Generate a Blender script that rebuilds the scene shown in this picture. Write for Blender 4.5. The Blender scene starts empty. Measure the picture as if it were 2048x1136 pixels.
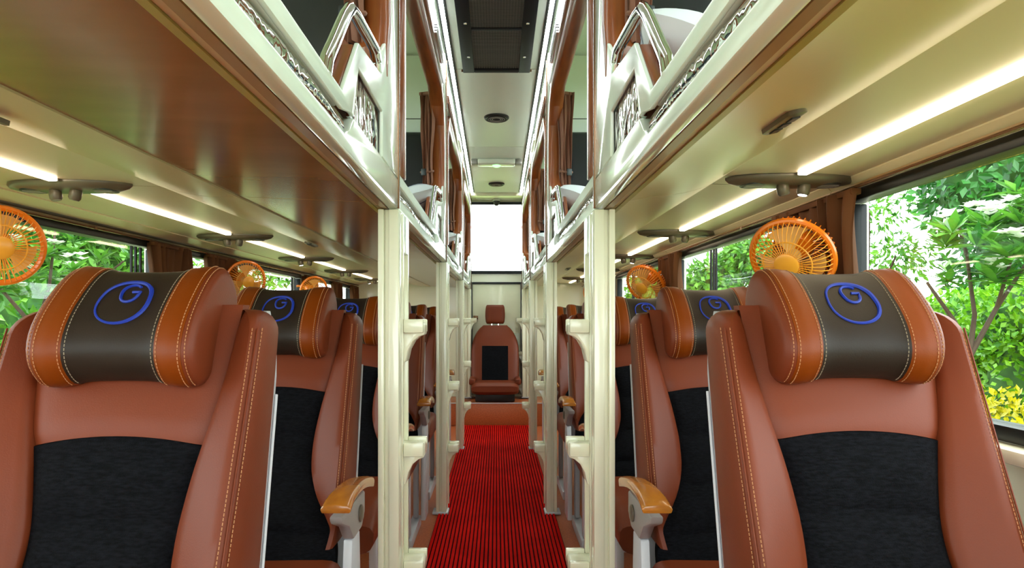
import bpy, bmesh, math, random
from mathutils import Vector, Matrix, Euler
random.seed(7)
PI = math.pi
C = bpy.context.scene.collection
S = bpy.context.scene

# ------------------------------------------------------------------ camera, world, sun, exposure
H = 1.078                      # eye height above the aisle floor
cd = bpy.data.cameras.new('camera')
cam = bpy.data.objects.new('camera', cd)
C.objects.link(cam)
cam.location = (0, 0, H)
cam.rotation_euler = (PI / 2, 0, 0)
cd.sensor_width = 36.0
cd.lens = 1400 / 2048 * 36.0
cd.shift_x = 31 / 2048
cd.shift_y = 67 / 2048
cd.clip_start = 0.02
S.camera = cam

w = bpy.data.worlds.new('world'); S.world = w
w.use_nodes = True
bg = w.node_tree.nodes['Background']
bg.inputs['Color'].default_value = (0.93, 0.97, 1.0, 1)
bg.inputs['Strength'].default_value = 6.0
sd = bpy.data.lights.new('sun', 'SUN'); sun = bpy.data.objects.new('sun', sd); C.objects.link(sun)
sd.energy = 4.0; sd.angle = math.radians(12); sd.color = (1.0, 0.95, 0.85)
sun.rotation_euler = (math.radians(28), math.radians(12), 0)
S.view_settings.view_transform = 'Standard'
S.view_settings.look = 'None'
S.view_settings.gamma = 1.0
S.view_settings.use_curve_mapping = False
S.view_settings.exposure = 0.30

# ------------------------------------------------------------------ materials
def mat(name, col, rough=0.5, metal=0.0, coat=0.0, noise=None, bump=None, spec=0.5, emit=None, sheen=0.0):
    """noise = (scale, second colour, stretch xyz); bump = (scale, strength)"""
    m = bpy.data.materials.new(name); m.use_nodes = True
    nt = m.node_tree; b = nt.nodes['Principled BSDF']
    b.inputs['Base Color'].default_value = (*col, 1)
    b.inputs['Roughness'].default_value = rough
    b.inputs['Metallic'].default_value = metal
    b.inputs['Coat Weight'].default_value = coat
    b.inputs['Coat Roughness'].default_value = 0.08
    b.inputs['Specular IOR Level'].default_value = spec
    if sheen: b.inputs['Sheen Weight'].default_value = sheen
    if emit:
        b.inputs['Emission Color'].default_value = (*emit[0], 1)
        b.inputs['Emission Strength'].default_value = emit[1]
    tc = nt.nodes.new('ShaderNodeTexCoord')
    if noise:
        mp = nt.nodes.new('ShaderNodeMapping'); mp.inputs['Scale'].default_value = noise[2]
        n = nt.nodes.new('ShaderNodeTexNoise'); n.inputs['Scale'].default_value = noise[0]; n.inputs['Detail'].default_value = 4
        mx = nt.nodes.new('ShaderNodeMix'); mx.data_type = 'RGBA'
        mx.inputs[6].default_value = (*col, 1); mx.inputs[7].default_value = (*noise[1], 1)
        rp = nt.nodes.new('ShaderNodeValToRGB'); rp.color_ramp.elements[0].position = 0.35; rp.color_ramp.elements[1].position = 0.68
        nt.links.new(tc.outputs['Object'], mp.inputs['Vector']); nt.links.new(mp.outputs[0], n.inputs['Vector'])
        nt.links.new(n.outputs[0], rp.inputs[0]); nt.links.new(rp.outputs[0], mx.inputs[0])
        nt.links.new(mx.outputs[2], b.inputs['Base Color'])
    if bump:
        n2 = nt.nodes.new('ShaderNodeTexNoise'); n2.inputs['Scale'].default_value = bump[0]; n2.inputs['Detail'].default_value = 3
        bp = nt.nodes.new('ShaderNodeBump'); bp.inputs['Strength'].default_value = bump[1]; bp.inputs['Distance'].default_value = bump[2] if len(bump) > 2 else 0.01
        nt.links.new(tc.outputs['Object'], n2.inputs['Vector']); nt.links.new(n2.outputs[0], bp.inputs['Height'])
        nt.links.new(bp.outputs[0], b.inputs['Normal'])
    return m

def glass(name, tint, gloss):
    m = bpy.data.materials.new(name); m.use_nodes = True
    nt = m.node_tree; nt.nodes.remove(nt.nodes['Principled BSDF'])
    out = nt.nodes['Material Output']
    t = nt.nodes.new('ShaderNodeBsdfTransparent'); t.inputs[0].default_value = (*tint, 1)
    g = nt.nodes.new('ShaderNodeBsdfGlossy'); g.inputs['Roughness'].default_value = 0.01
    lw = nt.nodes.new('ShaderNodeLayerWeight'); lw.inputs[0].default_value = 0.5
    pw = nt.nodes.new('ShaderNodeMath'); pw.operation = 'POWER'; pw.inputs[1].default_value = 4.0
    f = nt.nodes.new('ShaderNodeMath'); f.operation = 'MULTIPLY_ADD'; f.inputs[1].default_value = 0.55; f.inputs[2].default_value = 0.03
    nt.links.new(lw.outputs['Facing'], pw.inputs[0]); nt.links.new(pw.outputs[0], f.inputs[0])
    mx = nt.nodes.new('ShaderNodeMixShader')
    nt.links.new(f.outputs[0], mx.inputs[0]); nt.links.new(t.outputs[0], mx.inputs[1]); nt.links.new(g.outputs[0], mx.inputs[2])
    nt.links.new(mx.outputs[0], out.inputs[0])
    return m

def leafmat(name, c0, c1, trans=0.35):
    m = bpy.data.materials.new(name); m.use_nodes = True
    nt = m.node_tree; b = nt.nodes['Principled BSDF']; out = nt.nodes['Material Output']
    ge = nt.nodes.new('ShaderNodeNewGeometry')
    rp = nt.nodes.new('ShaderNodeValToRGB')
    rp.color_ramp.elements[0].color = (*c0, 1); rp.color_ramp.elements[1].color = (*c1, 1)
    nt.links.new(ge.outputs['Random Per Island'], rp.inputs[0])
    nt.links.new(rp.outputs[0], b.inputs['Base Color'])
    b.inputs['Roughness'].default_value = 0.35
    tr = nt.nodes.new('ShaderNodeBsdfTranslucent'); nt.links.new(rp.outputs[0], tr.inputs[0])
    mx = nt.nodes.new('ShaderNodeMixShader'); mx.inputs[0].default_value = trans
    nt.links.new(b.outputs[0], mx.inputs[1]); nt.links.new(tr.outputs[0], mx.inputs[2]); nt.links.new(mx.outputs[0], out.inputs[0])
    return m

M = {}
M['gel'] = mat('cream_gelcoat', (0.84, 0.83, 0.64), 0.18, coat=0.4)
M['gelw'] = mat('white_gelcoat', (0.83, 0.88, 0.79), 0.14, coat=0.5)
M['ceil'] = mat('white_laminate', (0.80, 0.88, 0.79), 0.35)
M['cream'] = mat('cream_panel', (0.74, 0.66, 0.50), 0.35)
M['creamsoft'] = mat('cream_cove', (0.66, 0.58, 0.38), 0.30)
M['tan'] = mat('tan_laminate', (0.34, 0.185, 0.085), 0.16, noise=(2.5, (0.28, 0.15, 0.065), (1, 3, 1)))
M['bead'] = mat('brown_bead', (0.34, 0.20, 0.09), 0.3)
M['beadg'] = mat('olive_bead', (0.42, 0.36, 0.10), 0.3)
M['wood'] = mat('glossy_wood', (0.30, 0.075, 0.014), 0.28, coat=0.35, noise=(6, (0.20, 0.045, 0.009), (6, 1, 0.6)))
M['chrome'] = mat('chrome', (0.86, 0.87, 0.88), 0.07, 1.0)
M['chromew'] = mat('wavy_chrome', (0.88, 0.89, 0.90), 0.04, 1.0, bump=(7, 0.6, 0.03))
M['bronze'] = mat('bronze_trim', (0.20, 0.10, 0.05), 0.2, 0.6)
M['leather'] = mat('brown_leather', (0.172, 0.033, 0.0100), 0.45, spec=0.26, bump=(420, 0.10, 0.002), noise=(3, (0.150, 0.028, 0.0082), (1, 1, 1)))
M['orange'] = mat('orange_leather', (0.195, 0.036, 0.0015), 0.42, spec=0.22, bump=(420, 0.10, 0.002))
M['grey'] = mat('grey_leather', (0.022, 0.0145, 0.010), 0.45, spec=0.22, bump=(420, 0.10, 0.002))
M['fabric'] = mat('black_fabric', (0.0014, 0.0015, 0.0020), 0.9, noise=(170, (0.007, 0.0073, 0.010), (0.45, 1, 1.7)), bump=(500, 0.5, 0.003), spec=0.1)
M['stitch'] = mat('tan_thread', (0.45, 0.20, 0.08), 0.7)
M['stitchg'] = mat('beige_thread', (0.30, 0.24, 0.16), 0.7)
M['blue'] = mat('blue_embroidery', (0.004, 0.030, 0.34), 0.55)
M['shell'] = mat('grey_shell', (0.42, 0.42, 0.44), 0.4)
M['plastic'] = mat('light_grey_plastic', (0.55, 0.56, 0.60), 0.35)
M['mgrey'] = mat('mid_grey_plastic', (0.32, 0.30, 0.28), 0.4)
M['arm'] = mat('armrest_wood', (0.52, 0.19, 0.020), 0.25, coat=0.4, noise=(9, (0.33, 0.10, 0.012), (2, 0.6, 5)))
M['black'] = mat('black_rubber', (0.012, 0.013, 0.015), 0.4)
M['frame'] = mat('black_frame', (0.008, 0.010, 0.011), 0.4, spec=0.25)
M['pod'] = mat('dark_pod_plastic', (0.13, 0.105, 0.075), 0.3)
M['grille'] = mat('dark_grille', (0.006, 0.006, 0.010), 0.5, spec=0.15)
M['gmesh'] = mat('grey_grille_mesh', (0.13, 0.12, 0.11), 0.5, spec=0.2)
M['floor'] = mat('orange_vinyl', (0.52, 0.135, 0.040), 0.4, noise=(90, (0.38, 0.09, 0.026), (1, 1, 1)))
M['red'] = mat('red_carpet', (0.62, 0.007, 0.004), 0.9, noise=(5, (0.50, 0.005, 0.003), (1, 1, 1)), spec=0.05)
M['redb'] = mat('black_carpet_base', (0.008, 0.003, 0.003), 0.9, spec=0.05)
M['redp'] = mat('red_plastic', (0.65, 0.02, 0.015), 0.3)
M['curtain'] = mat('brown_curtain', (0.115, 0.042, 0.013), 0.8, noise=(8, (0.07, 0.024, 0.008), (1, 1, 0.3)), spec=0.2)
M['curtain2'] = mat('tan_brown_curtain', (0.26, 0.10, 0.055), 0.75, noise=(8, (0.21, 0.075, 0.04), (1, 1, 0.3)), sheen=0.2)
M['fanor'] = mat('orange_fan_plastic', (0.85, 0.20, 0.008), 0.25, coat=0.3)
M['fanyel'] = mat('yellow_orange_plastic', (0.85, 0.36, 0.03), 0.3)
M['fanbl'] = mat('amber_fan_blade', (0.80, 0.44, 0.14), 0.3)
M['led'] = mat('led_white', (1, 1, 1), 0.5, emit=((1.0, 0.82, 0.58), 9.0))
M['ledc'] = mat('led_cool_white', (1, 1, 1), 0.5, emit=((0.92, 1.0, 0.97), 20.0))
M['lampon'] = mat('reading_lamp_lit', (1, 1, 1), 0.5, emit=((0.9, 0.95, 1.0), 6.0))
M['green'] = mat('green_lamp_lit', (0.2, 0.9, 0.2), 0.5, emit=((0.25, 1.0, 0.25), 2.5))
M['seam'] = mat('dark_seam', (0.06, 0.055, 0.04), 0.6)
M['white'] = mat('white_cotton', (0.80, 0.81, 0.86), 0.85)
M['stripe'] = mat('blue_grey_stripe', (0.12, 0.14, 0.26), 0.85)
M['pad'] = mat('black_vinyl_pad', (0.020, 0.021, 0.026), 0.28, bump=(30, 0.1, 0.01))
M['mattress'] = mat('brown_mattress', (0.25, 0.12, 0.07), 0.7)
M['glass'] = glass('window_glass', (0.93, 0.97, 0.95), 1.5)
M['tint'] = glass('tinted_glass', (0.80, 0.88, 0.84), 1.5)
M['bark'] = mat('bark', (0.050, 0.026, 0.016), 0.9, noise=(12, (0.08, 0.05, 0.035), (1, 1, 0.3)))
M['soil'] = mat('garden_ground', (0.16, 0.20, 0.06), 0.95, noise=(1.5, (0.10, 0.15, 0.03), (1, 1, 1)))
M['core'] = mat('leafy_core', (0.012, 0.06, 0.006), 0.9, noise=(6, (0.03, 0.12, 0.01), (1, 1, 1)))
M['lf_lime'] = leafmat('lime_hedge_leaf', (0.04, 0.19, 0.006), (0.20, 0.44, 0.012))
M['lf_dark'] = leafmat('deep_green_leaf', (0.006, 0.06, 0.010), (0.05, 0.26, 0.035))
M['lf_mid'] = leafmat('mid_green_leaf', (0.02, 0.13, 0.012), (0.16, 0.40, 0.03))
M['lf_yel'] = leafmat('yellow_leaf', (0.34, 0.33, 0.006), (0.66, 0.54, 0.010))
M['lf_frang'] = leafmat('glossy_green_leaf', (0.012, 0.10, 0.014), (0.13, 0.36, 0.035), 0.25)
M['lf_flower'] = leafmat('white_petal', (0.85, 0.85, 0.72), (0.95, 0.95, 0.92), 0.3)

# ------------------------------------------------------------------ mesh builder
class MB:
    def __init__(s): s.v = []; s.f = []
    def add(s, vs, fs):
        o = len(s.v); s.v += [tuple(p) for p in vs]; s.f += [tuple(i + o for i in f) for f in fs]; return s
    def box(s, x0, x1, y0, y1, z0, z1):
        return s.add([(x0,y0,z0),(x1,y0,z0),(x1,y1,z0),(x0,y1,z0),(x0,y0,z1),(x1,y0,z1),(x1,y1,z1),(x0,y1,z1)],
                     [(0,3,2,1),(4,5,6,7),(0,1,5,4),(1,2,6,5),(2,3,7,6),(3,0,4,7)])
    def prism(s, poly, axis, a, b):
        """poly in the two other axes, in order (x: yz, y: xz, z: xy)"""
        n = len(poly)
        def P(p, t): return (t, p[0], p[1]) if axis == 'x' else (p[0], t, p[1]) if axis == 'y' else (p[0], p[1], t)
        vs = [P(p, a) for p in poly] + [P(p, b) for p in poly]
        fs = [tuple(range(n)), tuple(range(2*n-1, n-1, -1))] + [(i, (i+1) % n, (i+1) % n + n, i + n) for i in range(n)]
        return s.add(vs, fs)
    def loft(s, secs, closed=True, cap=True):
        n = len(secs[0]); vs = [p for q in secs for p in q]; fs = []
        for i in range(len(secs) - 1):
            for j in range(n if closed else n - 1):
                k = (j + 1) % n
                fs.append((i*n + j, i*n + k, (i+1)*n + k, (i+1)*n + j))
        if cap and closed:
            fs.append(tuple(range(n))); fs.append(tuple((len(secs)-1)*n + j for j in range(n-1, -1, -1)))
        return s.add(vs, fs)
    def tube(s, path, r, n=8, closed=False, cap=True):
        pts = [Vector(p) for p in path]; secs = []; m = len(pts); prev = None
        for i, p in enumerate(pts):
            a = pts[(i-1) % m] if (i > 0 or closed) else p
            b = pts[(i+1) % m] if (i < m-1 or closed) else p
            t = (b - a).normalized()
            if prev is None:
                up = Vector((0,0,1)) if abs(t.z) < 0.9 else Vector((1,0,0))
                u = t.cross(up).normalized()
            else:
                u = (prev - t * prev.dot(t)).normalized()
            prev = u; v = t.cross(u)
            rr = r[i] if isinstance(r, (list, tuple)) else r
            secs.append([p + (u*math.cos(2*PI*k/n) + v*math.sin(2*PI*k/n)) * rr for k in range(n)])
        if closed: secs.append(secs[0])
        return s.loft(secs, True, cap and not closed)
    def lathe(s, prof, n=20, axis='z', o=(0,0,0)):
        secs = []
        for r, h in prof:
            ring = []
            for k in range(n):
                a = 2*PI*k/n; c, d = r*math.cos(a), r*math.sin(a)
                q = (c, d, h) if axis == 'z' else (c, h, d) if axis == 'y' else (h, c, d)
                ring.append((q[0]+o[0], q[1]+o[1], q[2]+o[2]))
            secs.append(ring)
        return s.loft(secs)
    def tr(s, mtx):
        s.v = [tuple(mtx @ Vector(p)) for p in s.v]; return s
    def mesh(s, name, m, smooth=False, bevel=0, mirror=1, recalc=True, seg=2):
        me = bpy.data.meshes.new(name)
        vs = [(p[0]*mirror, p[1], p[2]) for p in s.v] if mirror != 1 else s.v
        me.from_pydata(vs, [], s.f)
        if recalc or bevel:
            bm = bmesh.new(); bm.from_mesh(me)
            if recalc: bmesh.ops.recalc_face_normals(bm, faces=bm.faces)
            if bevel:
                es = [e for e in bm.edges if len(e.link_faces) == 2 and e.calc_face_angle(0) > 0.5]
                bmesh.ops.bevel(bm, geom=es, offset=bevel, segments=seg, affect='EDGES', clamp_overlap=True, profile=0.5)
            bm.to_mesh(me); bm.free()
        if smooth or bevel:
            for p in me.polygons: p.use_smooth = True
            if hasattr(me, 'set_sharp_from_angle'): me.set_sharp_from_angle(angle=math.radians(40))
        me.materials.append(m)
        return me
    def build(s, name, m, parent=None, **k):
        o = bpy.data.objects.new(name, s.mesh(name, m, **k)); C.objects.link(o)
        if parent is not None: o.parent = parent
        return o

def tag(o, label=None, cat=None, group=None, kind=None):
    if label: o['label'] = label
    if cat: o['category'] = cat
    if group: o['group'] = group
    if kind: o['kind'] = kind
    return o
def thing(name, label, cat, loc=(0,0,0), rz=0, group=None):
    o = bpy.data.objects.new(name, None); C.objects.link(o)
    o.location = loc; o.rotation_euler = (0, 0, rz); o.empty_display_size = 0.1
    return tag(o, label, cat, group)
KIDS = {}
def kids(o): return [c for c in bpy.data.objects if c.parent == o]
def copy_tree(o, parent=None):
    c = o.copy(); C.objects.link(c)
    if parent is not None: c.parent = parent
    for ch in kids(o): copy_tree(ch, c)
    return c
def lerp(a, b, t): return a + (b - a) * t
def interp(tab, x):
    if x <= tab[0][0]: return tab[0][1]
    for (a, fa), (b, fb) in zip(tab, tab[1:]):
        if x <= b: return lerp(fa, fb, (x - a) / (b - a))
    return tab[-1][1]
def sm(tab, x):
    return sum(interp(tab, x + 0.01*k) for k in range(-5, 6)) / 11
ORD = ['first', 'second', 'third', 'fourth', 'fifth', 'sixth', 'seventh']
SIDE = {1: 'right', -1: 'left'}

# ------------------------------------------------------------------ shell of the coach
WX = {1: 0.95, -1: 1.53}              # inner face of each side wall
Y0, Y1 = -1.5, 7.62
ZW0, ZW1 = H - 0.23, H + 0.336         # lower windows
def cz(y): return H + 1.44 - 0.031 * (y - 3.17)
fl = MB().box(-1.58, 1.0, Y0, Y1, -0.06, 0.0).build('floor', M['floor']); tag(fl, 'speckled orange vinyl floor either side of the red carpet', kind='structure')
st = MB().box(-1.52, 0.94, 6.955, 7.6, 0.002, 0.222).build('trim_1', M['floor'], bevel=0.006); tag(st, 'raised orange vinyl step at the end of the aisle', kind='structure')
MB().box(-1.52, 0.94, 6.950, 6.966, 0.2225, 0.230).build('edge_strip', M['plastic'], st)

bays = {1: [(-1.3, 1.88), (2.25, 3.69), (4.05, 5.5), (5.9, 7.3)], -1: [(-1.3, 3.14), (3.46, 5.45), (5.85, 7.35)]}
upb = {k: [(0.2, 1.75), (2.1, 3.6), (4.0, 5.5), (5.85, 7.3)] for k in (1, -1)}
winn = 0
for s in (1, -1):
    X = WX[s]; m = MB()
    m.box(X, X + .05, Y0, Y1, 0, ZW0)
    zt0, zt1 = H + 0.52, H + 1.22
    m.box(X, X + .05, Y0, Y1, ZW1, zt0)
    m.box(X, X + .05, Y0, Y1, zt1, H + 1.62)
    def fill(spans, z0, z1):
        y = Y0
        for a, b in spans:
            m.box(X, X + .05, y, a, z0, z1); y = b
        m.box(X, X + .05, y, Y1, z0, z1)
    fill(bays[s], ZW0, ZW1); fill(upb[s], zt0, zt1)
    wall = m.build('wall_' + SIDE[s], M['gel'], mirror=s); tag(wall, 'cream side wall with window openings on the %s' % SIDE[s], kind='structure')
    for a, b in upb[s]:
        winn += 1
        o = MB().box(X + .02, X + .026, a, b, zt0, zt1).build('window_%d' % winn, M['tint'], mirror=s); tag(o, kind='structure')
    for i, (a, b) in enumerate(bays[s]):
        winn += 1
        e = bpy.data.objects.new('window_%d' % winn, None); C.objects.link(e)
        tag(e, '%s wide black framed coach window on the %s side' % (ORD[i], SIDE[s]), kind='structure')
        f = 0.022
        MB().box(X - .012, X + .04, a, b, ZW1 - .030, ZW1).build('frame_rail', M['frame'], e, mirror=s, bevel=.004)
        MB().box(X - .012, X + .04, a, b, ZW0, ZW0 + .03).build('frame_rail', M['frame'], e, mirror=s, bevel=.004)
        for yy in (a, b - f): MB().box(X - .0041, X + .0351, yy, yy + f, ZW0 + .0301, ZW1 - .0341).build('frame_stile', M['frame'], e, mirror=s, bevel=.004)
        ym = b - 0.16 if s == -1 else lerp(a, b, 0.58)
        if i > 0 or s == -1:
            for d in (-0.035, 0.0, 0.04): MB().box(X + .006, X + .013, ym + d, ym + d + .012, ZW0 + .0301, ZW1 - .0341).build('sash_bar', M['frame'], e, mirror=s)
        MB().box(X + .014, X + .019, a + f, b - f, ZW0 + .03, ZW1 - .034).build('pane', M['glass'], e, mirror=s)
    # ledge under the windows and trim above them
    o = MB().box(X - .05, X - .0005, Y0, Y1, ZW0 - .03, ZW0 - .002).build('trim_%d' % (2 if s > 0 else 3), M['gel'], mirror=s, bevel=.008); tag(o, 'pale ledge under the %s windows' % SIDE[s], kind='structure')
# front bulkhead behind the viewer with the windscreen opening
m = MB(); m.box(-1.58, 1.0, Y0 - .05, Y0, 0, 0.9); m.box(-1.58, 1.0, Y0 - .05, Y0, 2.2, H + 1.62)
m.box(-1.58, -1.35, Y0 - .05, Y0, .9, 2.2); m.box(.78, 1.0, Y0 - .05, Y0, .9, 2.2)
tag(m.build('wall_front', M['gel']), kind='structure')
tag(MB().box(-1.35, .78, Y0 - .03, Y0 - .02, .9, 2.2).build('window_front', M['glass']), kind='structure')
# rear wall
m = MB(); ya, yb = Y1, Y1 + .05
rz0, rz1, rx = H + 0.472, H + 1.255, 0.36
m.box(-1.58, 1.0, ya, yb, 0, rz0); m.box(-1.58, 1.0, ya, yb, rz1, H + 1.6)
m.box(-1.58, -rx, ya, yb, rz0, rz1); m.box(rx, 1.0, ya, yb, rz0, rz1)
rw = m.build('wall_rear', M['gel']); tag(rw, 'cream rear wall at the end of the aisle', kind='structure')
e = bpy.data.objects.new('window_rear', None); C.objects.link(e); tag(e, 'bright rear window at the end of the upper aisle', kind='structure')
MB().box(-rx, rx, ya + .02, ya + .026, rz0, rz1).build('pane', M['glass'], e)
MB().box(-rx, rx, ya - .02, ya - .001, rz0, rz0 + .035).build('frame_rail', M['frame'], e)
MB().box(-rx, rx, ya - .02, ya - .001, rz1 - .03, rz1).build('frame_rail', M['frame'], e)
e = bpy.data.objects.new('door_1', None); C.objects.link(e); tag(e, 'cream rear panel in a black rubber frame behind the lone seat', kind='structure')
MB().box(-.26, .26, ya - .014, ya - .001, .25, H + .36).build('door_panel', M['gel'], e, bevel=.004)
for x0, x1, z0, z1 in ((-.29, -.262, .24, H + .385), (.262, .29, .24, H + .385), (-.2615, .2615, H + .362, H + .385)):
    MB().box(x0, x1, ya - .026, ya - .001, z0, z1).build('door_seal', M['black'], e, bevel=.004)
MB().box(-.25, .25, ya - .035, ya - .015, .25, .62).build('kick_panel', M['mgrey'], e, bevel=.005)
MB().box(.12, .25, ya - .05, ya - .0145, H - .30, H - .17).build('latch_cover', M['gelw'], e, bevel=.008)
MB().box(-.25, -.20, ya - .05, ya - .0145, H - .02, H + .02).build('latch', M['bronze'], e, bevel=.004)

# roof and the panels of the aisle ceiling
def slab(m, x0, x1, y0, y1, d0, d1):
    m.add([(x0,y0,cz(y0)+d0),(x1,y0,cz(y0)+d0),(x1,y1,cz(y1)+d0),(x0,y1,cz(y1)+d0),(x0,y0,cz(y0)+d1),(x1,y0,cz(y0)+d1),(x1,y1,cz(y1)+d1),(x0,y1,cz(y1)+d1)],
          [(0,3,2,1),(4,5,6,7),(0,1,5,4),(1,2,6,5),(2,3,7,6),(3,0,4,7)]); return m
ce = slab(MB(), -1.58, 1.0, Y0, Y1 + .05, .012, .06).build('ceiling', M['ceil']); tag(ce, 'pale ceiling above the aisle', kind='structure')
ycuts = [Y0, 1.6, 3.99, 5.6, 7.36]
for a, b in zip(ycuts, ycuts[1:]):
    slab(MB(), -.232, .232, a + .004, b - .004, 0, .0118).build('ceiling_panel', M['ceil'], ce, bevel=.002)
slab(MB(), -.27, .27, 7.36, 7.60, -.03, .0119).build('rear_header', M['gel'], ce, bevel=.006)

# ceiling LED light lines
for s in (1, -1):
    e = thing('led_light_strip', 'long cool white light strip along the %s edge of the aisle ceiling' % SIDE[s], 'light strip', group='aisle ceiling light strips')
    y = 1.1
    while y < 7.2:
        y2 = min(y + .75, 7.34)
        slab(MB(), .243, .263, y, y2 - .008, -.007, .010).build('light_segment', M['ledc'], e, mirror=s)
        y += .75
    slab(MB(), .2325, .2425, 1.1, 7.34, -.010, .010).build('edge_trim', M['frame'], e, mirror=s)
    slab(MB(), .2635, .2715, 1.1, 7.34, -.012, .010).build('edge_trim', M['frame'], e, mirror=s)

# ------------------------------------------------------------------ air return grille, speakers, lamp, camera dome on the ceiling
slope = -math.atan(.031)
def ceil_thing(name, label, cat, y, group=None):
    e = thing(name, label, cat, (0, y, cz(y)), group=group); e.rotation_euler = (slope, 0, 0); return e
e = ceil_thing('air_return_grille', 'large dark rectangular air return grille in the aisle ceiling', 'vent', 3.45)
fr = MB(); fr.box(-.19, -.125, -.54, .54, -.022, 0); fr.box(.125, .19, -.54, .54, -.022, 0); fr.box(-.125, .125, .49, .54, -.022, 0); fr.box(-.125, .125, -.54, -.49, -.022, 0)
fr.build('frame', M['grille'], e, bevel=.004)
MB().box(-.20, .20, .541, .548, -.012, 0).build('end_trim', M['bronze'], e)
MB().box(-.124, .124, -.489, .489, -.004, 0).build('backing', M['black'], e)
ms = MB()
for i in range(19): ms.box(-.124 + i*.0135, -.124 + i*.0135 + .005, -.489, .489, -.014, -.009)
ms.build('mesh_bars', M['gmesh'], e); tag(e.children[-1], kind='stuff')
ms = MB()
for i in range(70): ms.box(-.124, .124, -.489 + i*.014, -.489 + i*.014 + .0045, -.0155, -.0142)
o = ms.build('cross_wires', M['gmesh'], e); tag(o, kind='stuff')
MB().box(-.124, .124, -.03, .0, -.019, -.0155).build('cross_bar', M['grille'], e, bevel=.002)
for sx in (-.15, .15):
    for yy in (-.1, .3): MB().box(sx - .008, sx + .008, yy, yy + .014, -.027, -.0222).build('latch', M['chrome'], e, bevel=.002)
for y, r, lab in ((4.85, .087, 'larger round black ceiling speaker nearer the grille'), (6.92, .079, 'smaller round black ceiling speaker near the rear window')):
    e = ceil_thing('ceiling_speaker', lab, 'speaker', y, 'round speakers in the aisle ceiling')
    MB().lathe([(r*.72, -.001), (r*.75, -.012), (r*.9, -.016), (r, -.008), (r, 0)], 28).build('bezel', M['black'], e, smooth=True)
    MB().lathe([(.001, -.009), (r*.3, -.016), (r*.5, -.012), (r*.7, -.006), (r*.7, -.002)], 24).build('cone', M['grille'], e, smooth=True)
    for k in range(3): 
        rr = r*(.35 + .15*k); MB().tube([(rr*math.cos(a*PI/12), rr*math.sin(a*PI/12), -.017) for a in range(24)], .0022, 5, closed=True).build('grille_ring', M['mgrey'], e, smooth=True)
e = ceil_thing('ceiling_lamp', 'cream ceiling lamp unit with a green glowing light', 'lamp', 6.0)
MB().box(-.16, .16, -.06, .06, -.05, 0).build('body', M['gelw'], e, bevel=.015, seg=3)
for sx in (-1, 1): MB().box(sx*.19 - .028, sx*.19 + .028, -.04, .04, -.045, 0).build('end_cap', M['mgrey'], e, bevel=.01)
MB().lathe([(.001, -.066), (.02, -.064), (.035, -.056), (.035, -.05)], 20).build('lens', M['green'], e, smooth=True)
e = thing('dome_camera', 'small black dome camera above the rear window', 'camera', (0, 7.54, H + 1.235))
MB().lathe([(.03, .03), (.034, .02), (.034, .0), (.028, -.018), (.016, -.03), (.001, -.034)], 18).build('dome', M['black'], e, smooth=True)
MB().lathe([(.042, .03), (.042, .022), (.034, .02)], 18).build('mount', M['gelw'], e, smooth=True)
for s in (1, -1):
    e = thing('emergency_hammer', 'red emergency hammer %s of the rear window' % SIDE[s], 'hammer', (s*.285, 7.42, H + .86), group='red hammers by the rear window')
    MB().box(-.012, .012, 0, .02, -.12, .08).build('handle', M['redp'], e, bevel=.006)
    MB().box(-.02, .02, -.012, .03, .081, .115).build('head', M['redp'], e, bevel=.006)
    MB().box(-.014, .014, .0205, .16, -.06, .04).build('bracket', M['gelw'], e, bevel=.003)

# ------------------------------------------------------------------ carpet
e = thing('aisle_carpet', 'ribbed red runner carpet with black grooves down the aisle', 'carpet')
CW = .32; NR = 34
MB().box(-CW, CW, -.6, 6.945, .0008, .004).build('backing', M['redb'], e)
ribs = MB(); pit = 2*CW / NR
for i in range(NR):
    x = -CW + (i + .5)*pit; prev = None; secs = []
    for k in range(32):
        y = -.6 + k*7.545/31
        zz = .0035 * (.5 + .5*math.sin(y*3.1) * math.cos(y*1.7))
        secs.append([(x - pit*.38, y, .0045), (x - pit*.26, y, .0100 + zz), (x + pit*.26, y, .0100 + zz), (x + pit*.38, y, .0045)])
    ribs.loft(secs)
o = ribs.build('pile_ribs', M['red'], e); tag(o, 'red ribbed pile', kind='stuff')

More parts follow.
